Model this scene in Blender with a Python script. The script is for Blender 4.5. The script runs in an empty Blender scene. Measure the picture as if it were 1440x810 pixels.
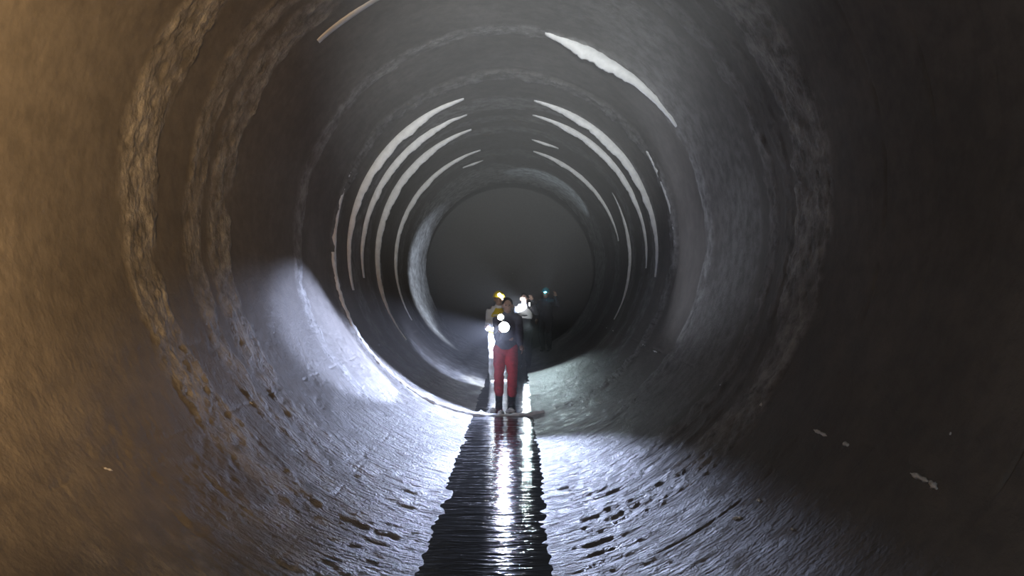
import bpy, bmesh, math, random
import numpy as np
from mathutils import Vector, Matrix

random.seed(7)
rng = np.random.default_rng(7)
PI = math.pi
SC = bpy.context.scene
COL = SC.collection
R0 = 2.4                      # tunnel radius, axis along +Y at x = z = 0
FPX = 1080.0                  # focal length in pixels of the 1440 frame
CAMX, CAMZ = 0.204, -0.586
KR = FPX * R0                 # ring radius in pixels = KR / distance
WATER_Z = -2.363


def at(px, py, Y):
    """point at distance Y that stands at photo pixel (px, py)"""
    return Vector((CAMX + (px - 728) / FPX * Y, Y, CAMZ - (py - 405) / FPX * Y))


# ------------------------------------------------------------------ camera
cam_d = bpy.data.cameras.new('camera')
cam_d.sensor_width = 36
cam_d.lens = FPX / 1440 * 36
cam_d.clip_start = 0.05
cam = bpy.data.objects.new('camera', cam_d)
COL.objects.link(cam)
cam.location = (CAMX, 0, CAMZ)
cam.rotation_euler = (PI / 2, 0, math.atan(8 / FPX))
SC.camera = cam

# ------------------------------------------------------------------ view, world, lights
SC.view_settings.view_transform = 'Standard'
SC.view_settings.look = 'None'
SC.view_settings.gamma = 1
SC.view_settings.use_curve_mapping = False
SC.view_settings.exposure = 0.0
SC.cycles.use_denoising = True
SC.cycles.max_bounces = 6

world = bpy.data.worlds.new('world')
SC.world = world
world.use_nodes = True
world.node_tree.nodes['Background'].inputs[0].default_value = (0.80, 0.84, 1.0, 1)
world.node_tree.nodes['Background'].inputs[1].default_value = 0.035
# thin damp haze that fills the air
hz = world.node_tree.nodes.new('ShaderNodeVolumeScatter')
hz.inputs['Density'].default_value = 0.009
hz.inputs['Anisotropy'].default_value = 0.0
world.node_tree.links.new(hz.outputs[0], world.node_tree.nodes['World Output'].inputs['Volume'])


def spot(name, loc, target, watts, half, blend, col, size=0.03):
    d = bpy.data.lights.new(name, 'SPOT')
    d.energy = watts
    d.spot_size = 2 * math.radians(half)
    d.spot_blend = blend
    d.color = col
    d.shadow_soft_size = size
    o = bpy.data.objects.new(name, d)
    COL.objects.link(o)
    o.location = loc
    o.rotation_euler = (Vector(target) - Vector(loc)).to_track_quat('-Z', 'Y').to_euler()
    return o


COOL = (0.59, 0.68, 1.0)
# the photographer's torch, shining down the tunnel
spot('hand_lamp', (CAMX + 0.1, -1.0, CAMZ + 0.35), at(716, 215, 14), 4600, 13.2, 1.0, (0.93, 0.97, 0.98), 0.04)
# added wide dim fill that lifts the dark right wall
spot('right_wall_fill', (CAMX + 0.1, -1.0, CAMZ + 0.35), (1.5, 6, 0.1), 70, 75, 1.0, (0.86, 0.93, 1.0), 0.08)
# a warm lamp carried beside the photographer on the left
spot('warm_lamp', (-0.85, 1.2, 0.1), (-2.4, 3.0, 0.3), 640, 60, 1.0, (1.0, 0.60, 0.26), 0.10)


# ------------------------------------------------------------------ helpers
def link(name, me, m=None, parent=None):
    o = bpy.data.objects.new(name, me)
    COL.objects.link(o)
    if m is not None:
        me.materials.append(m)
    if parent is not None:
        o.parent = parent
    return o


def tag(o, label=None, cat=None, group=None, kind=None):
    if label: o['label'] = label
    if cat: o['category'] = cat
    if group: o['group'] = group
    if kind: o['kind'] = kind
    return o


def empty(name, loc, rz=0):
    o = bpy.data.objects.new(name, None)
    COL.objects.link(o)
    o.location = loc
    o.rotation_euler = (0, 0, rz)
    o.empty_display_size = 0.1
    return o


def _hash(ix, iy, iz):
    n = (ix * 374761393 + iy * 668265263 + iz * 2147483647) & 0xffffffff
    n = ((n ^ (n >> 13)) * 1274126177) & 0xffffffff
    n = (n ^ (n >> 16)) & 0xffff
    return n.astype(np.float64) / 65535.0


def vnoise(x, y, z):
    fx, fy, fz = np.floor(x), np.floor(y), np.floor(z)
    ix, iy, iz = fx.astype(np.int64), fy.astype(np.int64), fz.astype(np.int64)
    u, v, w = x - fx, y - fy, z - fz
    u, v, w = (t * t * (3 - 2 * t) for t in (u, v, w))
    r = 0
    for dx in (0, 1):
        for dy in (0, 1):
            for dz in (0, 1):
                r = r + _hash(ix + dx, iy + dy, iz + dz) * (u if dx else 1 - u) * (v if dy else 1 - v) * (w if dz else 1 - w)
    return r * 2 - 1


def fbm(x, y, z, oct=4):
    a, s, r = 1.0, 1.0, 0
    for k in range(oct):
        r = r + a * vnoise(x * s + 17.3 * k, y * s + 9.1 * k, z * s + 3.7 * k)
        a *= 0.5
        s *= 2.03
    return r


def sstep(a, b, x):
    t = np.clip((x - a) / (b - a), 0, 1)
    return t * t * (3 - 2 * t)


# ------------------------------------------------------------------ materials
class NT:
    def __init__(s, name):
        s.m = bpy.data.materials.new(name)
        s.m.use_nodes = True
        s.t = s.m.node_tree
        s.b = s.t.nodes['Principled BSDF']
        s.out = s.t.nodes['Material Output']

    def n(s, typ, **kw):
        x = s.t.nodes.new(typ)
        for k, v in kw.items():
            setattr(x, k, v)
        return x

    def l(s, a, b):
        s.t.links.new(a, b)

    def noise(s, scale, detail=4, rough=0.55, vec=None, dist=0):
        x = s.n('ShaderNodeTexNoise')
        x.inputs['Scale'].default_value = scale
        x.inputs['Detail'].default_value = detail
        x.inputs['Roughness'].default_value = rough
        x.inputs['Distortion'].default_value = dist
        if vec is not None: s.l(vec, x.inputs['Vector'])
        return x.outputs['Fac']

    def ramp(s, fac, stops):
        x = s.n('ShaderNodeValToRGB')
        e = x.color_ramp.elements
        while len(e) < len(stops): e.new(0.5)
        for k, (p, c) in enumerate(stops):
            e[k].position = p
            e[k].color = (*c, 1) if len(c) == 3 else c
        s.l(fac, x.inputs[0])
        return x.outputs[0]

    def math(s, op, a, b=None, clamp=False):
        x = s.n('ShaderNodeMath', operation=op, use_clamp=clamp)
        for k, v in ((0, a), (1, b)):
            if v is None: continue
            if isinstance(v, (int, float)): x.inputs[k].default_value = v
            else: s.l(v, x.inputs[k])
        return x.outputs[0]

    def mix(s, fac, a, b):
        x = s.n('ShaderNodeMix', data_type='RGBA')
        for sock, v in ((x.inputs[0], fac), (x.inputs[6], a), (x.inputs[7], b)):
            if isinstance(v, (int, float)): sock.default_value = v
            elif isinstance(v, tuple): sock.default_value = (*v, 1)
            else: s.l(v, sock)
        return x.outputs[2]

    def coords(s, scale=None):
        c = s.n('ShaderNodeTexCoord').outputs['Object']
        if scale:
            mp = s.n('ShaderNodeMapping')
            mp.inputs['Scale'].default_value = scale
            s.l(c, mp.inputs[0])
            c = mp.outputs[0]
        return c

    def bump(s, h, strength, dist, prev=None):
        x = s.n('ShaderNodeBump')
        x.inputs['Strength'].default_value = strength
        x.inputs['Distance'].default_value = dist
        s.l(h, x.inputs['Height'])
        if prev is not None: s.l(prev, x.inputs['Normal'])
        return x.outputs[0]


def g(v):
    return (v, v, v)


def mat_concrete():
    t = NT('tunnel_concrete')
    co = t.coords()
    at_ = t.n('ShaderNodeAttribute', attribute_name='mortar').outputs['Fac']
    wet = t.n('ShaderNodeAttribute', attribute_name='wet').outputs['Fac']
    big = t.noise(0.9, 5, 0.6, co)
    mid = t.noise(7, 6, 0.65, co)
    fine = t.noise(45, 4, 0.6, co)
    base = t.ramp(big, [(0.3, (0.118, 0.108, 0.098)), (0.7, (0.190, 0.177, 0.163))])
    stain = t.ramp(mid, [(0.36, g(0.62)), (0.62, g(1.0))])
    mul = t.n('ShaderNodeMix', data_type='RGBA', blend_type='MULTIPLY')
    mul.inputs[0].default_value = 0.75
    t.l(base, mul.inputs[6]); t.l(stain, mul.inputs[7])
    mort = t.ramp(mid, [(0.36, (0.16, 0.157, 0.153)), (0.62, (0.52, 0.52, 0.51))])
    col = t.mix(at_, mul.outputs[2], mort)
    # streaks of dried scale left by the flow, running round the lining
    t.l(col, t.b.inputs['Base Color'])
    r = t.ramp(mid, [(0.3, g(0.62)), (0.7, g(0.88))])
    rw = t.ramp(mid, [(0.3, g(0.32)), (0.72, g(0.66))])
    t.l(t.mix(wet, r, rw), t.b.inputs['Roughness'])
    t.l(t.math('ADD', t.math('MULTIPLY', wet, 0.3), 0.10), t.b.inputs['Specular IOR Level'])
    b1 = t.bump(mid, 0.3, 0.015)
    b2 = t.bump(fine, 0.35, 0.005, b1)
    # pitted, flaky crust on the wet invert
    vor = t.n('ShaderNodeTexVoronoi')
    vor.inputs['Scale'].default_value = 13
    sc_ = t.n('ShaderNodeMapping')
    sc_.inputs['Scale'].default_value = (0.7, 2.6, 0.9)
    t.l(co, sc_.inputs[0])
    wv = t.n('ShaderNodeMix', data_type='VECTOR')
    wv.inputs[0].default_value = 0.12
    nv = t.n('ShaderNodeTexNoise')
    nv.inputs['Scale'].default_value = 8
    t.l(co, nv.inputs['Vector'])
    t.l(sc_.outputs[0], wv.inputs[4]); t.l(nv.outputs['Color'], wv.inputs[5])
    t.l(wv.outputs[1], vor.inputs['Vector'])
    h = t.math('MULTIPLY', t.math('ADD', t.math('MULTIPLY', vor.outputs['Distance'], 0.7), fine), t.math('ADD', wet, at_))
    b3 = t.bump(h, 0.6, 0.026, b2)
    t.l(b3, t.b.inputs['Normal'])
    return t.m


def mat_mortar():
    t = NT('pale_mortar')
    co = t.coords()
    mid = t.noise(9, 5, 0.6, co)
    t.l(t.ramp(mid, [(0.25, (0.68, 0.69, 0.69)), (0.65, (0.90, 0.91, 0.91))]), t.b.inputs['Base Color'])
    t.b.inputs['Roughness'].default_value = 0.6
    t.l(t.bump(mid, 0.35, 0.02), t.b.inputs['Normal'])
    return t.m


def mat_water():
    t = NT('dark_water')
    c1 = t.coords((2.2, 9.0, 1))
    c2 = t.coords((5.0, 24.0, 1))
    n1 = t.noise(1.0, 3, 0.5, c1, 0.4)
    n2 = t.noise(1.0, 3, 0.55, c2, 0.3)
    t.b.inputs['Base Color'].default_value = (0.010, 0.011, 0.014, 1)
    t.b.inputs['Roughness'].default_value = 0.06
    t.b.inputs['IOR'].default_value = 1.33
    b1 = t.bump(n1, 0.3, 0.04)
    b2 = t.bump(n2, 0.4, 0.010, b1)
    t.l(b2, t.b.inputs['Normal'])
    return t.m


def mat_cloth(name, col, var=0.25, rough=0.85, scale=14):
    t = NT(name)
    co = t.coords()
    n = t.noise(scale, 5, 0.6, co)
    lo = tuple(c * (1 - var) for c in col)
    hi = tuple(min(1, c * (1 + var)) for c in col)
    t.l(t.ramp(n, [(0.3, lo), (0.7, hi)]), t.b.inputs['Base Color'])
    t.b.inputs['Roughness'].default_value = rough
    f = t.noise(60, 3, 0.6, co)
    t.l(t.bump(f, 0.3, 0.005), t.b.inputs['Normal'])
    return t.m


def mat_plain(name, col, rough=0.4, metal=0.0):
    t = NT(name)
    n = t.noise(25, 3, 0.5, t.coords())
    t.l(t.ramp(n, [(0.3, tuple(c * 0.9 for c in col)), (0.7, tuple(min(1, c * 1.08) for c in col))]), t.b.inputs['Base Color'])
    t.b.inputs['Roughness'].default_value = rough
    t.b.inputs['Metallic'].default_value = metal
    return t.m


def mat_lamp(name, col, strength):
    t = NT(name)
    t.b.inputs['Base Color'].default_value = (*col, 1)
    t.b.inputs['Emission Color'].default_value = (*col, 1)
    t.b.inputs['Emission Strength'].default_value = strength
    return t.m


M_CON = mat_concrete()
M_MORT = mat_mortar()
M_WATER = mat_water()

# ------------------------------------------------------------------ tunnel lining
# joints between the segments: (r_left_in, r_left_out, r_right_in, r_right_out, raise, mortar left, mortar right)
BANDS = [
    (474, 517, 428, 478, 0.013, 0.6, 0.75),
    (376, 402, 384, 398, 0.013, 0.75, 0.35),
    (411, 434, 408, 420, 0.010, 0.6, 0.10),
    (284, 294, 288, 300, 0.010, 0.5, 0.6),
    (236, 245, 236, 245, 0.018, 0.35, 0.45),
    (206, 218, 206, 218, 0.006, 0.45, 0.45),
    (192, 198, 192, 198, 0.006, 0.35, 0.35),
    (178, 186, 176, 182, 0.006, 0.45, 0.4),
    (150, 157, 150, 157, 0.005, 0.35, 0.35),
    (119, 143, 120, 136, 0.006, 1.0, 0.5),  # far ring: left mortar whitened to paint in the torchlight there
]
GROOVES = [(737, 0.006), (640, 0.009), (562, 0.012), (368, 0.004), (330, 0.002),
           (246, 0.02), (226, 0.008), (176, 0.006), (145, 0.006), (1100, 0.02), (900, 0.02)]
LONG = [math.radians(d) for d in (55, -52, -28.5)]
Y_END = KR / 119.0


D_ = math.radians


def lining(A, Y):
    """radius, mortar and wetness of the lining at azimuth A (0 = invert, + = right) and distance Y"""
    x, z = R0 * np.sin(A), -R0 * np.cos(A)
    r = KR / np.maximum(Y, 0.6)
    side = (np.sin(A) + 1) / 2
    wob = 0.012 * fbm(x * 0.9, Y * 0.3, z * 0.9, 2)
    rr = r * (1 + wob)
    mort = np.zeros_like(A)
    rad = np.full_like(A, R0)
    nz = fbm(x * 5.5, Y * 6.5, z * 5.5, 4)
    slow = fbm(x * 0.8 + 3, Y * 0.8, z * 0.8, 2)
    nf = fbm(x * 16, Y * 18, z * 16, 3)
    # slow unevenness, then rough casting marks
    rad += 0.006 * fbm(x * 1.3, Y * 0.8, z * 1.3, 3) + 0.0022 * nf
    low = 1 - sstep(D_(20), D_(50), np.abs(A))
    for (l0, l1, r0, r1, h, ml, mr) in BANDS:
        lo, hi = l0 + (r0 - l0) * side, l1 + (r1 - l1) * side
        e = 0.10 * (hi - lo)
        k = sstep(lo - e, lo + e, rr + nz * e * 1.4) * (1 - sstep(hi - e, hi + e, rr + nz * e * 1.4))
        mort = np.maximum(mort, k * (ml + (mr - ml) * side) * np.clip(0.75 + 0.5 * nz, 0, 1))
        rad -= k * h * (1 + 0.9 * nz + 0.9 * nf) * (1 - 0.65 * low)
    mort = np.maximum(mort, sstep(292, 298, rr) * (1 - sstep(366, 376, rr)) * sstep(0.5, 0.9, side) * np.clip(0.22 + 0.15 * slow, 0, 1))
    for (gr, d) in GROOVES:
        w = 0.0035 * gr
        rad += d * np.exp(-((rr - gr) / w) ** 2) * np.clip(0.35 + 0.6 * nz + 0.8 * slow, 0, 1.2) * (0.10 + 2.0 * side)
    for la in LONG:
        dist = (A - la - 0.004 * nz) * R0
        k = np.exp(-(dist / 0.012) ** 2)
        rad += 0.007 * k * np.clip(0.3 + nz, 0, 1)
    # the invert: rough transverse ridges on both sides of the water
    inv = 1 - sstep(math.radians(16), math.radians(48), np.abs(A + 0.10 * nz))
    ridge = fbm(x * 1.5, Y * 7.5, z * 1.5, 4) + 0.7 * np.sin(Y * 2 * PI / 0.19 + 2.2 * nz)
    rad -= inv * (0.0055 * ridge + 0.005 * nz + 0.0045 * nf) * (0.35 + 0.65 * sstep(D_(9), D_(18), np.abs(A)))
    # broken patches low on the left
    br = sstep(0.15, 0.5, fbm(x * 3.1 + 5, Y * 2.4, z * 3.1, 3)) * sstep(math.radians(12), math.radians(25), -A) * (1 - sstep(math.radians(50), math.radians(75), -A))
    rad += 0.005 * br * (1 + nf)
    mort = np.maximum(mort, 0.8 * inv * np.clip(0.7 + 0.8 * nz, 0, 1))
    wet = np.clip(inv * 0.75 + 0.3 * (1 - sstep(math.radians(50), math.radians(100), np.abs(A))), 0, 1)
    return rad, mort, wet


def lining_sheet(name, a0, a1, ys, na):
    aa = np.linspace(a0, a1, na)
    A, Y = np.meshgrid(aa, ys)
    rad, mort, wet = lining(A, Y)
    P = np.stack([rad * np.sin(A), Y, -rad * np.cos(A)], -1).reshape(-1, 3)
    ny = len(ys)
    i = np.arange(ny - 1)[:, None] * na + np.arange(na - 1)[None, :]
    F = np.stack([i, i + na, i + na + 1, i + 1], -1).reshape(-1, 4)
    me = bpy.data.meshes.new(name)
    me.vertices.add(len(P))
    me.vertices.foreach_set('co', P.ravel())
    me.loops.add(F.size)
    me.loops.foreach_set('vertex_index', F.ravel().astype(np.int32))
    me.polygons.add(len(F))
    me.polygons.foreach_set('loop_start', np.arange(0, F.size, 4, dtype=np.int32))
    me.polygons.foreach_set('use_smooth', np.ones(len(F), dtype=bool))
    for nm, v in (('mortar', mort), ('wet', wet)):
        at_ = me.attributes.new(nm, 'FLOAT', 'POINT')
        at_.data.foreach_set('value', v.ravel().astype(np.float32))
    me.update(calc_edges=True)
    me.validate()
    o = link(name, me, M_CON)
    o['kind'] = 'structure'
    return o


rs = np.arange(1150, 119, -1.5)
ys = np.concatenate([np.linspace(-7, KR / 1160, 60), KR / rs, [Y_END]])
D = math.radians
lining_sheet('floor', D(-40), D(40), ys, 420)
lining_sheet('wall_left', D(-135), D(-40), ys, 400)
lining_sheet('wall_right', D(40), D(135), ys, 400)
lining_sheet('ceiling', D(135), D(225), ys, 300)


def sweep_ring(bm, prof, a0, a1, n, closed_prof=True):
    """profile of (radius, y) pairs, swept about the axis"""
    rows = []
    for k in range(n + 1):
        a = a0 + (a1 - a0) * k / n
        rows.append([bm.verts.new((r * math.sin(a), y, -r * math.cos(a))) for (r, y) in prof])
    m = len(prof)
    for k in range(n):
        for j in range(m if closed_prof else m - 1):
            j2 = (j + 1) % m
            bm.faces.new((rows[k][j], rows[k + 1][j], rows[k + 1][j2], rows[k][j2]))
    return rows


def bm_obj(name, bm, m, parent=None, smooth=True):
    bmesh.ops.recalc_face_normals(bm, faces=bm.faces)
    me = bpy.data.meshes.new(name)
    bm.to_mesh(me)
    bm.free()
    if smooth:
        me.polygons.foreach_set('use_smooth', np.ones(len(me.polygons), dtype=bool))
    return link(name, me, m, parent)


# the access shaft the tunnel runs into
bm = bmesh.new()
yE = Y_END
sweep_ring(bm, [(R0 + 0.03, yE - 0.06), (R0 + 0.03, yE + 0.02), (5.2, yE + 0.02), (5.2, yE + 9), (0.01, yE + 9)], 0, 2 * PI, 96, False)
shaft = bm_obj('wall_back', bm, mat_plain('shaft_concrete', (0.20, 0.197, 0.195), 0.85))
shaft['kind'] = 'structure'

# ------------------------------------------------------------------ pale mortar arcs in the joints
TRIM = [0]


def arc(r, d0, d1, hmax, peak=0.25, tail=0.25, w=0.10, seed=0):
    """mortar fillet at ring radius r (pixels); d = degrees from the crown, + = right; d0 is the crown end"""
    TRIM[0] += 1
    Y = KR / r
    n = max(24, int(abs(d1 - d0) * 2.2))
    bm = bmesh.new()
    rows = []
    rr = np.random.default_rng(100 + seed + int(r))
    wob = np.cumsum(rr.normal(0, 1, n + 1)) * 0.0
    nz = np.convolve(rr.normal(0, 1, n + 9), np.ones(9) / 9, 'valid')
    for k in range(n + 1):
        t = k / n
        a = PI - D(d0 + (d1 - d0) * t)
        up = 0.14 + 0.86 * min(1, t / peak) ** 0.8 if hmax > 0.05 else min(1, t / peak) ** 0.7
        dn = 1.0 if t < 0.45 else 1 - (1 - tail) * ((t - 0.45) / 0.55)
        h = max(0.002, 1.55 * hmax * up * dn * (1 + 0.22 * nz[k]))
        rb = R0 + 0.015
        prof = [(rb, Y - 0.02), (R0 - h * 0.55, Y - 0.008), (R0 - h * 0.95, Y + 0.01), (R0 - h, Y + w * 0.35), (R0 - h * 0.8, Y + w * 0.75), (rb, Y + w)]
        rows.append([bm.verts.new((q * math.sin(a), y, -q * math.cos(a))) for (q, y) in prof])
    m = len(prof)
    for k in range(n):
        for j in range(m):
            j2 = (j + 1) % m
            bm.faces.new((rows[k][j], rows[k + 1][j], rows[k + 1][j2], rows[k][j2]))
    bm.faces.new(rows[0])
    bm.faces.new(rows[-1][::-1])
    o = bm_obj('trim_%d' % TRIM[0], bm, M_MORT)
    o['kind'] = 'structure'
    return o


arc(221, -15, -105, 0.085, tail=0.12)
arc(203, -15.5, -100, 0.075, tail=0.12)
arc(185, -15.5, -130, 0.080, tail=0.15)
arc(160, -14, -122, 0.062, tail=0.15)
arc(148, -14, -26, 0.03, 0.5)
arc(216, 11, 100, 0.085, tail=0.15)
arc(199, 11, 96, 0.065, tail=0.12)
arc(171, 11.5, 25, 0.04, 0.5)
arc(174, 58, 120, 0.035, 0.3)
arc(158, 13, 80, 0.055, tail=0.2)
arc(295, 12.5, 58, 0.085, tail=0.15)
arc(362, -26, -44, 0.011, 0.5)
arc(360, 17, 26, 0.016, 0.5)
arc(242, 54, 92, 0.02, 0.3)
arc(240, -62, -110, 0.025, 0.3)

# the rib that shows as a bright lip low on the left and crosses the water
bm = bmesh.new()
Yr = KR / 242
sweep_ring(bm, [(R0 + 0.02, Yr - 0.05), (R0 - 0.035, Yr - 0.035), (R0 - 0.05, Yr - 0.005), (R0 - 0.045, Yr + 0.04), (R0 + 0.02, Yr + 0.06)], D(-88), D(14), 260)
for v in bm.verts:
    rr_ = math.hypot(v.co.x, v.co.z)
    if rr_ < R0:
        a_ = math.atan2(v.co.x, -v.co.z)
        k_ = 1 + (-0.012 * math.exp(-(a_ / 0.2) ** 2) + 0.004 * math.sin(a_ * 61) + 0.003 * math.sin(a_ * 143 + 1)) / R0
        v.co.x *= k_; v.co.z *= k_
        v.co.y += 0.012 * math.sin(a_ * 47) + 0.008 * math.sin(a_ * 111)
TRIM[0] += 1
o = bm_obj('trim_%d' % TRIM[0], bm, M_MORT)
o['kind'] = 'structure'

# mortar crumbs on the long joints, whitened to paint in wet-edge highlights
def glint_crumb(px, py, az, length, wdt, tilt=0.0):
    TRIM[0] += 1
    lo, hi = 1.0, 3000.0
    for _ in range(60):
        m_ = (lo + hi) / 2
        if math.hypot(px - (728 - .085 * m_), py - (405 - .244 * m_)) > m_: lo = m_
        else: hi = m_
    Y = KR / lo
    p = at(px, py, Y)
    a = math.atan2(p.x, -p.z)
    bm = bmesh.new()
    bmesh.ops.create_icosphere(bm, subdivisions=3, radius=1)
    e = Vector((math.cos(a), 0, math.sin(a)))
    nrm = Vector((-math.sin(a), 0, math.cos(a)))
    yv = Vector((0, 1, 0))
    d1 = (yv * math.cos(tilt) + e * math.sin(tilt))
    d2 = (e * math.cos(tilt) - yv * math.sin(tilt))
    c = Vector((R0 * math.sin(a), Y, -R0 * math.cos(a)))
    for v in bm.verts:
        q = v.co.copy()
        s = 0.62 + 0.5 * math.sin(11 * q.x + px) * math.sin(5 * q.x + py)
        v.co = c + d1 * q.x * length + d2 * q.y * wdt * s + nrm * q.z * wdt * 0.8 * s
    o = bm_obj('trim_%d' % TRIM[0], bm, M_MORT)
    o['kind'] = 'structure'


for (px, py, L, W, T) in [
        (1152, 608, .10, .014, 0), (1188, 624, .035, .016, 0), (1290, 670, .075, .016, 0), (1310, 681, .04, .018, .2),
        (1015, 542, .06, .016, 0), (1071, 569, .06, .020, 0), (905, 485, .13, .014, 0), (921, 494, .14, .014, 0),
        (862, 465, .09, .014, 0), (853, 461, .07, .012, 0), (843, 456, .07, .012, 0), (824, 449, .10, .012, 0), (830, 451, .07, .012, 0),
        (357, 571, .055, .010, 1.0), (150, 661, .03, .008, .6), (1090, 66, .03, .012, .9), (1112, 112, .02, .012, .4),
        (1334, 609, .008, .006, 1.2), (1035, 728, .04, .018, -.6), (1066, 703, .02, .014, 0), (1113, 743, .012, .010, 0)]:
    glint_crumb(px, py, 0, L, W, T)

# ------------------------------------------------------------------ water in the invert
bm = bmesh.new()
nx, ny = 6, 160
W2 = 0.50
vs = [[bm.verts.new((-W2 + 2 * W2 * i / nx, -6 + (Y_END + 5.9) * j / ny, WATER_Z)) for i in range(nx + 1)] for j in range(ny + 1)]
for j in range(ny):
    for i in range(nx):
        bm.faces.new((vs[j][i], vs[j][i + 1], vs[j + 1][i + 1], vs[j + 1][i]))
water = bm_obj('water', bm, M_WATER)
tag(water, 'dark rippled water lying along the middle of the tunnel floor', 'water', kind='stuff')


# ------------------------------------------------------------------ people
def tube(bm, pts, rad, seg=14):
    """tapered limb through pts with ball ends; rad entries are r or (r across, r deep)"""
    pts = [Vector(p) for p in pts]
    rad = [(q, q) if not isinstance(q, tuple) else q for q in rad]
    # subdivide
    P, Q = [], []
    for k in range(len(pts) - 1):
        for s in range(4):
            t = s / 4
            P.append(pts[k].lerp(pts[k + 1], t))
            Q.append(tuple(rad[k][j] * (1 - t) + rad[k + 1][j] * t for j in (0, 1)))
    P.append(pts[-1]); Q.append(rad[-1])
    d0 = (P[1] - P[0]).normalized()
    d1 = (P[-1] - P[-2]).normalized()
    rings = []
    for f in (1.0, 0.75, 0.4):
        c = math.sqrt(max(0, 1 - f * f))
        rings.append((P[0] - d0 * min(Q[0]) * f, d0, (Q[0][0] * max(c, .02), Q[0][1] * max(c, .02))))
    for k in range(len(P)):
        d = (P[min(k + 1, len(P) - 1)] - P[max(k - 1, 0)]).normalized()
        rings.append((P[k], d, Q[k]))
    for f in (0.4, 0.75, 1.0):
        c = math.sqrt(max(0, 1 - f * f))
        rings.append((P[-1] + d1 * min(Q[-1]) * f, d1, (Q[-1][0] * max(c, .02), Q[-1][1] * max(c, .02))))
    rows = []
    for (c, d, (a, b)) in rings:
        x = Vector((1, 0, 0))
        x = (x - d * x.dot(d))
        if x.length < 0.3:
            x = Vector((0, 0, 1)) - d * d.z
        x.normalize()
        y = d.cross(x)
        rows.append([bm.verts.new(c + x * math.cos(2 * PI * j / seg) * a + y * math.sin(2 * PI * j / seg) * b) for j in range(seg)])
    for k in range(len(rows) - 1):
        for j in range(seg):
            j2 = (j + 1) % seg
            bm.faces.new((rows[k][j], rows[k][j2], rows[k + 1][j2], rows[k + 1][j]))
    bm.faces.new(rows[0][::-1])
    bm.faces.new(rows[-1])


def ball(bm, c, r, rot=None):
    m = Matrix.Translation(c)
    if rot is not None: m = m @ rot
    m = m @ Matrix.Diagonal((*r, 1))
    bmesh.ops.create_icosphere(bm, subdivisions=3, radius=1, matrix=m)


def solid(name, bm, m, parent, voxel=0.012, smooth=4, wrinkle=0.0, cut=None):
    """fuse the pieces into one continuous skin"""
    bmesh.ops.recalc_face_normals(bm, faces=bm.faces)
    me = bpy.data.meshes.new(name)
    bm.to_mesh(me)
    bm.free()
    o = bpy.data.objects.new(name, me)
    COL.objects.link(o)
    md = o.modifiers.new('r', 'REMESH')
    md.mode = 'VOXEL'
    md.voxel_size = voxel
    sm = o.modifiers.new('s', 'SMOOTH')
    sm.iterations = smooth
    sm.factor = 0.5
    dg = bpy.context.evaluated_depsgraph_get()
    dg.update()
    me2 = bpy.data.meshes.new_from_object(o.evaluated_get(dg))
    me2.name = name
    bpy.data.objects.remove(o)
    bpy.data.meshes.remove(me)
    if wrinkle:
        n = len(me2.vertices)
        P = np.empty(n * 3); me2.vertices.foreach_get('co', P); P = P.reshape(-1, 3)
        N = np.empty(n * 3); me2.vertices.foreach_get('normal', N); N = N.reshape(-1, 3)
        P += N * (wrinkle * fbm(P[:, 0] * 9, P[:, 1] * 9, P[:, 2] * 17, 3))[:, None]
        me2.vertices.foreach_set('co', P.ravel())
        me2.update()
    me2.polygons.foreach_set('use_smooth', np.ones(len(me2.polygons), dtype=bool))
    me2.materials.clear()
    return link(name, me2, m, parent)


def lerp3(a, b, t):
    return Vector(a).lerp(Vector(b), t)


def hand(bm, wrist, fwd, palm_n, side, curl):
    """palm, four unequal bent fingers and a thumb; fwd = finger direction, palm_n = the way the palm faces"""
    w = Vector(wrist); f = Vector(fwd).normalized(); n = Vector(palm_n); n = (n - f * n.dot(f)).normalized()
    s = f.cross(n) * side
    tube(bm, [w, w + f * 0.045, w + f * 0.085], [(0.024, 0.018), (0.036, 0.016), (0.038, 0.015)])
    for k, L in enumerate((0.068, 0.078, 0.072, 0.056)):
        b = w + f * 0.088 + s * (0.029 - 0.0195 * k)
        d = f.copy(); p = [b - f * 0.01]; q = b
        for j, part in enumerate((0.45, 0.32, 0.23)):
            ang = curl * (0.5 + 0.5 * j)
            d = (f * math.cos(ang) + n * math.sin(ang)).normalized()
            q = q + d * L * part * 1.1
            p.append(q)
        tube(bm, p, [0.0095, 0.009, 0.0085, 0.0075], 8)
    b = w + f * 0.03 + s * 0.030
    t1 = b + (s * 0.6 + f * 0.7 + n * 0.35).normalized() * 0.035
    t2 = t1 + (f * 0.7 + n * 0.7 + s * 0.1).normalized() * 0.03
    tube(bm, [b - s * 0.012, t1, t2], [0.0125, 0.011, 0.009], 8)


SKIN = mat_plain('skin', (0.42, 0.27, 0.20), 0.55)
HAIR = mat_plain('dark_hair', (0.02, 0.018, 0.017), 0.6)
BOOT = mat_plain('rubber_boot_black', (0.025, 0.025, 0.028), 0.35)


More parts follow.
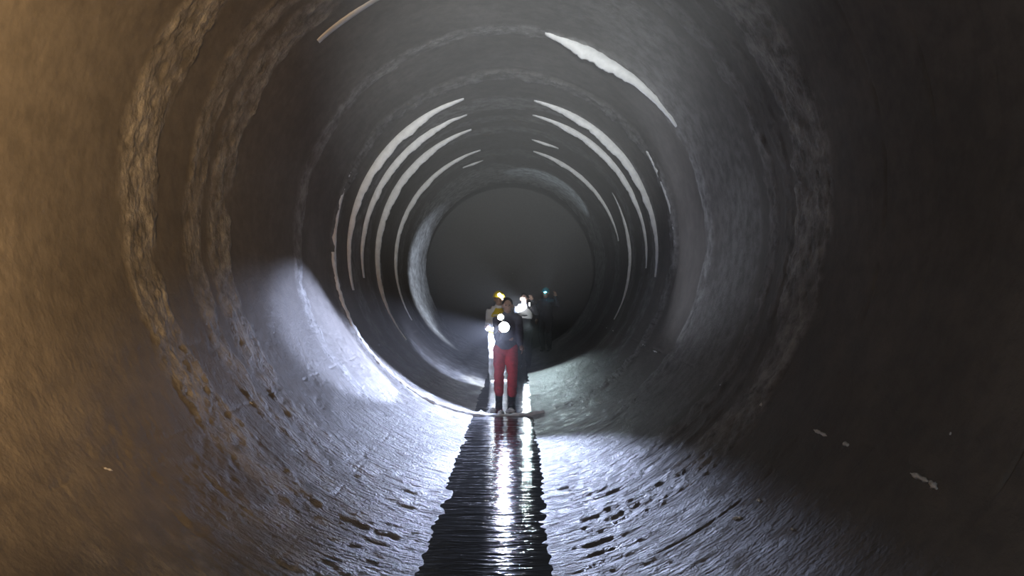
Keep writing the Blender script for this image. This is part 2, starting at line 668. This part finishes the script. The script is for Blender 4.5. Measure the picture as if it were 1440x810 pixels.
def person(loc, rz, label, H, hands, feet, lean, top_m, trouser_m, boot_m=BOOT, helmet=None, vest=None, vest_stripe=None,
           headlamp=None, curl=(1.2, 1.2), sleeve=1.0, elbow_out=(0.05, 0.05), vest_low=0.06):
    """local frame: faces -Y, x to its left; hands = (right wrist, left wrist), feet = (right ankle, left ankle); lengths for a 1.65 m body"""
    s = H / 1.65
    root = empty('person', loc, rz)
    root.scale = (s, s, s)
    tag(root, label, 'person')
    V = Vector
    pel = V((0, 0, 0.88)); che = V((lean[0], lean[1], 1.22)); nek = V((lean[0] * 1.25, lean[1] * 1.25, 1.39))
    hd = V((lean[0] * 1.35, lean[1] * 1.45 - 0.015, 1.535))
    sh = [nek + V((-0.158, 0, -0.04)), nek + V((0.158, 0, -0.04))]
    hip = [V((-0.09, 0, 0.86)), V((0.09, 0, 0.86))]
    kn, el = [], []
    for i in (0, 1):
        a = V(feet[i]); mid = (hip[i] + a) / 2
        L = (hip[i] - a).length
        off = math.sqrt(max(0.0004, 0.41 ** 2 - (L / 2) ** 2)) if L < 0.82 else 0.02
        kn.append(mid + V((0.01 * (-1, 1)[i], -off, 0)))
        w = V(hands[i]); mid = (sh[i] + w) / 2
        L = (sh[i] - w).length
        off = math.sqrt(max(0.0004, 0.265 ** 2 - (L / 2) ** 2)) if L < 0.53 else 0.02
        el.append(mid + V((elbow_out[i] * (-1, 1)[i], 0.25 * off, -1)).normalized() * off)
    # body
    bm = bmesh.new()
    tube(bm, [pel + V((0, 0, -0.06)), pel, che, nek + V((0, 0, -0.06))], [(0.14, 0.10), (0.145, 0.105), (0.150, 0.105), (0.11, 0.075)], 20)
    tube(bm, [nek + V((0, 0.01, -0.05)), nek.lerp(hd, 0.6)], [0.062, 0.054])
    ball(bm, hd + V((0, 0.012, 0.02)), (0.074, 0.094, 0.095))
    ball(bm, hd + V((0, -0.02, -0.045)), (0.058, 0.068, 0.070))
    tube(bm, [hd + V((0, -0.088, 0.012)), hd + V((0, -0.108, -0.022))], [0.011, 0.016], 8)
    for e in (-1, 1):
        ball(bm, hd + V((0.078 * e, 0.012, -0.005)), (0.012, 0.022, 0.033))
        tube(bm, [hd + V((0.012 * e, -0.086, 0.022)), hd + V((0.046 * e, -0.076, 0.022))], [0.010, 0.009], 8)
    tube(bm, [hd + V((-0.022, -0.082, -0.058)), hd + V((0, -0.087, -0.057)), hd + V((0.022, -0.082, -0.058))], [0.007, 0.009, 0.007], 8)
    for i in (0, 1):
        w = V(hands[i])
        tube(bm, [sh[i] + V((0.05 * (1, -1)[i], 0, 0)), sh[i], el[i], w], [0.062, 0.056, 0.043, 0.027])
        f = (w - el[i]).normalized()
        nn = V((0.3 * (1, -1)[i], -1, 0.1)) if f.z > -0.7 else V(((1, -1)[i], -0.2, 0))
        hand(bm, w, f, nn, (1, -1)[i], curl[i])
        a = V(feet[i])
        tube(bm, [hip[i], kn[i], kn[i].lerp(a, 0.35) + V((0, 0.012, 0)), a], [0.088, 0.056, 0.055, 0.038])
        tube(bm, [a + V((0, 0.03, -0.055)), a + V((0, -0.13, -0.065))], [(0.034, 0.03), (0.040, 0.022)])
    body = solid('body', bm, SKIN, root, 0.0075, 3)
    # hair
    bm = bmesh.new()
    ball(bm, hd + V((0, 0.026, 0.034)), (0.083, 0.098, 0.094))
    ball(bm, hd + V((0, 0.060, -0.02)), (0.068, 0.056, 0.062))
    solid('hair', bm, HAIR, root, 0.01, 3)
    # eyes
    EYE = mat_plain('eye', (0.03, 0.025, 0.02), 0.25)
    for e in (-1, 1):
        bm = bmesh.new()
        ball(bm, hd + V((0.029 * e, -0.083, 0.008)), (0.012, 0.008, 0.007))
        bm_obj('eye', bm, EYE, root)
    # trousers
    bm = bmesh.new()
    tube(bm, [pel + V((0, 0, -0.05)), pel + V((0, 0, 0.10))], [(0.165, 0.125), (0.160, 0.118)], 20)
    for i in (0, 1):
        a = V(feet[i])
        tube(bm, [hip[i], kn[i], kn[i].lerp(a, 0.45) + V((0, 0.012, 0)), kn[i].lerp(a, 0.72)], [(0.108, 0.112), (0.078, 0.082), (0.078, 0.082), (0.076, 0.08)], 16)
    solid('trousers', bm, trouser_m, root, 0.012, 4, 0.007)
    # boots
    for i in (0, 1):
        a = V(feet[i])
        bm = bmesh.new()
        tube(bm, [kn[i].lerp(a, 0.55), a + V((0, 0.005, 0.02)), a + V((0, 0.015, -0.04))], [0.072, 0.058, 0.058])
        tube(bm, [a + V((0, 0.035, -0.052)), a + V((0, -0.08, -0.058)), a + V((0, -0.15, -0.066))], [(0.050, 0.042), (0.054, 0.038), (0.046, 0.028)])
        solid('boot', bm, boot_m, root, 0.011, 3)
    # shirt with sleeves
    bm = bmesh.new()
    tube(bm, [pel + V((0, 0, 0.02)), pel + V((0, 0, 0.14)), che, nek + V((0, 0, -0.055))], [(0.172, 0.132), (0.165, 0.125), (0.166, 0.128), (0.115, 0.085)], 22)
    tube(bm, [nek + V((0, 0.008, -0.05)), nek + V((0, 0.004, 0.02))], [0.078, 0.070])
    for i in (0, 1):
        w = V(hands[i])
        pts = [sh[i] + V((0.05 * (1, -1)[i], 0, -0.01)), sh[i], el[i]]
        rr = [0.078, 0.074, 0.060]
        if sleeve > 0.5:
            pts.append(el[i].lerp(w, 0.93)); rr.append(0.042)
        tube(bm, pts, rr, 16)
    solid('jacket', bm, top_m, root, 0.012, 4, 0.006)
    if vest is not None:
        bm = bmesh.new()
        tube(bm, [pel + V((0, 0, vest_low)), pel + V((0, 0, vest_low + 0.08)), che + V((0, 0, 0.02)), nek + V((0, 0, -0.075))], [(0.182, 0.142), (0.178, 0.138), (0.190, 0.142), (0.145, 0.096)], 22)
        vo = solid('safety_vest', bm, vest, root, 0.012, 3, 0.004)
        if vest_stripe is not None:
            for zz in (1.04, 1.17):
                bm = bmesh.new()
                t = (zz - 0.88) / (che.z - 0.88)
                c = pel.lerp(che, t)
                tube(bm, [c + V((0, 0, -0.018)), c + V((0, 0, 0.018))], [(0.192, 0.150), (0.192, 0.150)], 24)
                solid('reflective_stripe', bm, vest_stripe, vo, 0.01, 1)
    if helmet is not None:
        bm = bmesh.new()
        bmesh.ops.create_uvsphere(bm, u_segments=32, v_segments=20, radius=1)
        bmesh.ops.delete(bm, geom=[v for v in bm.verts if v.co.z < -0.05], context='VERTS')
        for v in bm.verts:
            ridge = 1.0 + (0.05 if abs(v.co.x) < 0.16 and v.co.z > 0.3 else 0)
            brim = 1.0
            if v.co.z < 0.06: brim = 1.14 + (0.22 if v.co.y < -0.3 else 0.0) * max(0, -v.co.y)
            v.co = Vector((v.co.x * 0.106 * (brim if abs(v.co.x) > .01 else 1), v.co.y * 0.126 * brim, v.co.z * 0.115 * ridge)) + hd + V((0, 0.005, 0.045))
        ho = bm_obj('helmet', bm, helmet, root)
        md = ho.modifiers.new('t', 'SOLIDIFY'); md.thickness = 0.006
        if headlamp is not None:
            c = hd + V((0, -0.135, 0.085))
            bm = bmesh.new()
            tube(bm, [c + V((0, 0.03, 0)), c], [0.026, 0.030], 16)
            hl = bm_obj('headlamp', bm, mat_plain('headlamp_black', (0.03, 0.03, 0.03), 0.4), ho)
            bm = bmesh.new()
            ball(bm, c + V((0, -0.022, 0)), (0.028, 0.014, 0.028))
            bm_obj('lens', bm, headlamp, hl)
    return root


def floor_z(x):
    return -math.sqrt(R0 * R0 - x * x)


RED = mat_cloth('red_cloth', (0.62, 0.05, 0.06), 0.2)
SLATE = mat_cloth('slate_cloth', (0.10, 0.105, 0.135), 0.2)
NAVY = mat_cloth('dark_cloth', (0.035, 0.038, 0.048), 0.2)
WHITE = mat_cloth('white_cloth', (0.85, 0.86, 0.86), 0.05)
YELL = mat_cloth('hi_vis_yellow', (0.80, 0.62, 0.03), 0.1)
SILV = mat_plain('silver_tape', (0.85, 0.86, 0.86), 0.3)
YHELM = mat_plain('yellow_shell', (0.85, 0.62, 0.03), 0.3)
THELM = mat_plain('teal_shell', (0.05, 0.45, 0.55), 0.3)
LENS = mat_lamp('lamp_lens', (0.93, 0.96, 1.0), 60)
LENSW = mat_lamp('warm_lamp_lens', (1.0, 0.93, 0.78), 30)

# front: red trousers
Yf = 11.85
pf = at(711, 405, Yf)
P1 = person((pf.x, Yf, floor_z(0) + 0.02), 0.05, 'nearest person wading in the water in red trousers and a slate jacket, torch in hand', 1.64,
            hands=((-0.10, -0.30, 1.13), (0.23, -0.14, 0.93)), feet=((-0.10, 0.06, 0.085), (0.09, -0.10, 0.085)), lean=(0.02, -0.05),
            top_m=SLATE, trouser_m=RED, curl=(1.5, 0.5))
# behind on the left: yellow helmet
Yl = 14.6
pl = at(701, 405, Yl)
P2 = person((pl.x, Yl, floor_z(pl.x) + 0.01), 0.1, 'person in a yellow helmet and hi-vis vest with white trousers behind the red trousers', 1.70,
            hands=((-0.22, -0.18, 1.02), (0.16, -0.30, 1.10)), feet=((-0.11, 0.0, 0.085), (0.12, 0.05, 0.085)), lean=(0.0, -0.03),
            top_m=WHITE, trouser_m=WHITE, boot_m=mat_plain('pale_boot', (0.6, 0.6, 0.58), 0.5), helmet=YHELM, vest=YELL, vest_stripe=SILV, headlamp=LENS, curl=(0.8, 1.4))
# right: white vest, arm raised
Yr2 = 17.2
pr = at(737, 405, Yr2)
P3 = person((pr.x, Yr2, floor_z(pr.x) + 0.01), -0.1, 'person raising one arm, bright white vest over dark clothes, behind the red trousers', 1.66,
            hands=((-0.20, -0.16, 0.90), (0.20, -0.22, 1.50)), feet=((-0.10, 0.0, 0.085), (0.10, 0.0, 0.085)), lean=(0.0, -0.02),
            top_m=NAVY, trouser_m=NAVY, vest=WHITE, vest_low=0.25, curl=(0.6, 0.8), elbow_out=(0.05, 0.5))
# far right: teal helmet
Y4 = 19.6
p4 = at(768, 405, Y4)
P4 = person((p4.x, Y4, floor_z(p4.x) + 0.02), -0.3, 'dim figure in a teal helmet and dark clothes, farthest down the tunnel', 1.58,
            hands=((-0.24, -0.05, 0.88), (0.30, -0.10, 1.45)), feet=((-0.09, 0.0, 0.085), (0.09, 0.0, 0.085)), lean=(0.0, -0.02),
            top_m=NAVY, trouser_m=NAVY, helmet=THELM, curl=(0.5, 0.5), elbow_out=(0.05, 0.6))


# pale rubble caught on the ledge at the boots of the nearest person
for k, (sx, sy, sr) in enumerate([(-0.17, 10.97, .050), (-0.035, 10.93, .036), (0.10, 10.98, .052), (-0.31, 10.95, .034)]):
    bm = bmesh.new()
    bmesh.ops.create_icosphere(bm, subdivisions=4, radius=1)
    for v in bm.verts:
        q = v.co
        f = 1 + 0.22 * math.sin(3.1 * q.x + 2 * k) * math.cos(2.7 * q.y + k) + 0.10 * math.sin(7 * q.z + 5 * q.x + k)
        v.co = Vector((q.x * sr * 1.25, q.y * sr, q.z * sr * 0.85)) * f
    st = bm_obj('stone', bm, M_MORT)
    st.location = (sx, sy, -R0 + 0.012 + sr * 0.80)
    tag(st, 'pale wet stone on the ledge at the boots of the person in red trousers', 'stone', 'pale stones on the ledge at the boots')

# ------------------------------------------------------------------ torches
TBLACK = mat_plain('torch_black', (0.03, 0.03, 0.033), 0.35)
TRIMM = mat_plain('torch_rim', (0.5, 0.5, 0.52), 0.25, 1.0)


def torch(loc, aim, label, rad, length, lens_m):
    root = empty('torch', loc)
    root.rotation_euler = Vector(aim).to_track_quat('-Z', 'Y').to_euler()
    tag(root, label, 'torch')
    n = 24

    def lathe(name, prof, m, parent):
        bm = bmesh.new()
        rows = [[bm.verts.new((r * math.cos(2 * PI * j / n), r * math.sin(2 * PI * j / n), z)) for j in range(n)] for (r, z) in prof]
        for k in range(len(rows) - 1):
            for j in range(n):
                bm.faces.new((rows[k][j], rows[k][(j + 1) % n], rows[k + 1][(j + 1) % n], rows[k + 1][j]))
        bm.faces.new(rows[0]); bm.faces.new(rows[-1][::-1])
        return bm_obj(name, bm, m, parent)

    lathe('barrel', [(0.016, length), (0.018, length - 0.01), (0.018, 0.07), (rad * 0.8, 0.035), (rad, 0.02), (rad, 0.006)], TBLACK, root)
    lathe('rim', [(rad * 0.98, 0.012), (rad * 1.06, 0.010), (rad * 1.06, -0.004), (rad * 0.95, -0.006)], TRIMM, root)
    bm = bmesh.new()
    ball(bm, Vector((0, 0, -0.006)), (rad * 0.94, rad * 0.94, rad * 0.25))
    bm_obj('lens', bm, lens_m, root)
    return root


t1 = at(709, 460, Yf - 0.48)
torch(t1, (-0.02, -1, -0.05), 'large white torch glaring at the front person chest', 0.082, 0.2, LENS)
t2 = at(704, 446, Yf - 0.40)
torch(t2, (0.02, -1, 0.02), 'smaller warm white torch glaring just above the large one', 0.048, 0.16, LENSW)

# beams of these torches
off = Vector((0, -0.06, 0))
spot('torch_beam', t1 + off, t1 + Vector((-0.62, -0.66, -0.46)), 900, 42, 0.35, COOL, 0.05)
spot('torch_beam', t1 + off, at(425, 505, 9.2), 1350, 21, 0.4, COOL, 0.05)
spot('torch_beam', t1 + off, t1 + Vector((0.062, -0.95, -0.25)), 1000, 15.5, 0.6, COOL, 0.05)
spot('torch_beam', t2 + off, t2 + Vector((1.9, -2.0, 1.15)), 190, 31, 0.7, (0.8, 0.85, 1.0), 0.05)
t3 = at(695, 463, Yl - 0.36)
torch(t3, (-0.05, -0.75, -0.65), 'white torch at the hip of the person in the yellow helmet', 0.060, 0.15, LENS)
t4 = at(745, 428, Yr2 - 0.33)
torch(t4, (-0.75, -0.1, 0.0), 'torch in the raised hand of the person in the white vest', 0.040, 0.15, LENS)
spot('torch_beam', t3 + Vector((0, -0.03, -0.03)), t3 + Vector((0.02, 0.10, -0.8)), 150, 42, 0.5, (0.85, 0.93, 1.0), 0.04)
# headlamp of the person behind: lights the white vest
h2 = at(704, 416, Yl - 0.32)
spot('head_height_beam', h2, at(737, 438, Yr2), 420, 9, 0.5, (0.9, 0.97, 1.0), 0.03)
# the raised torch: the wall ring beyond on the left, and the floor on the right
spot('torch_beam', t4 + Vector((-0.06, 0, 0)), at(600, 415, 20.3), 800, 34, 0.7, (0.72, 0.82, 1.0), 0.04)
spot('torch_beam', at(741, 452, Yr2 - 0.45), at(760, 560, Yr2 - 3), 150, 29, 0.8, (0.74, 0.95, 1.0), 0.05)
spot('torch_beam', at(690, 462, Yl - 0.45), at(655, 520, 14.8), 110, 60, 0.5, COOL, 0.05)
# added spot at the farthest figure's head, brightening the lining above
spot('head_height_beam', at(767, 413, Y4 - 0.2), at(780, 250, 19.9), 170, 26, 0.4, (0.70, 0.86, 1.0), 0.03)
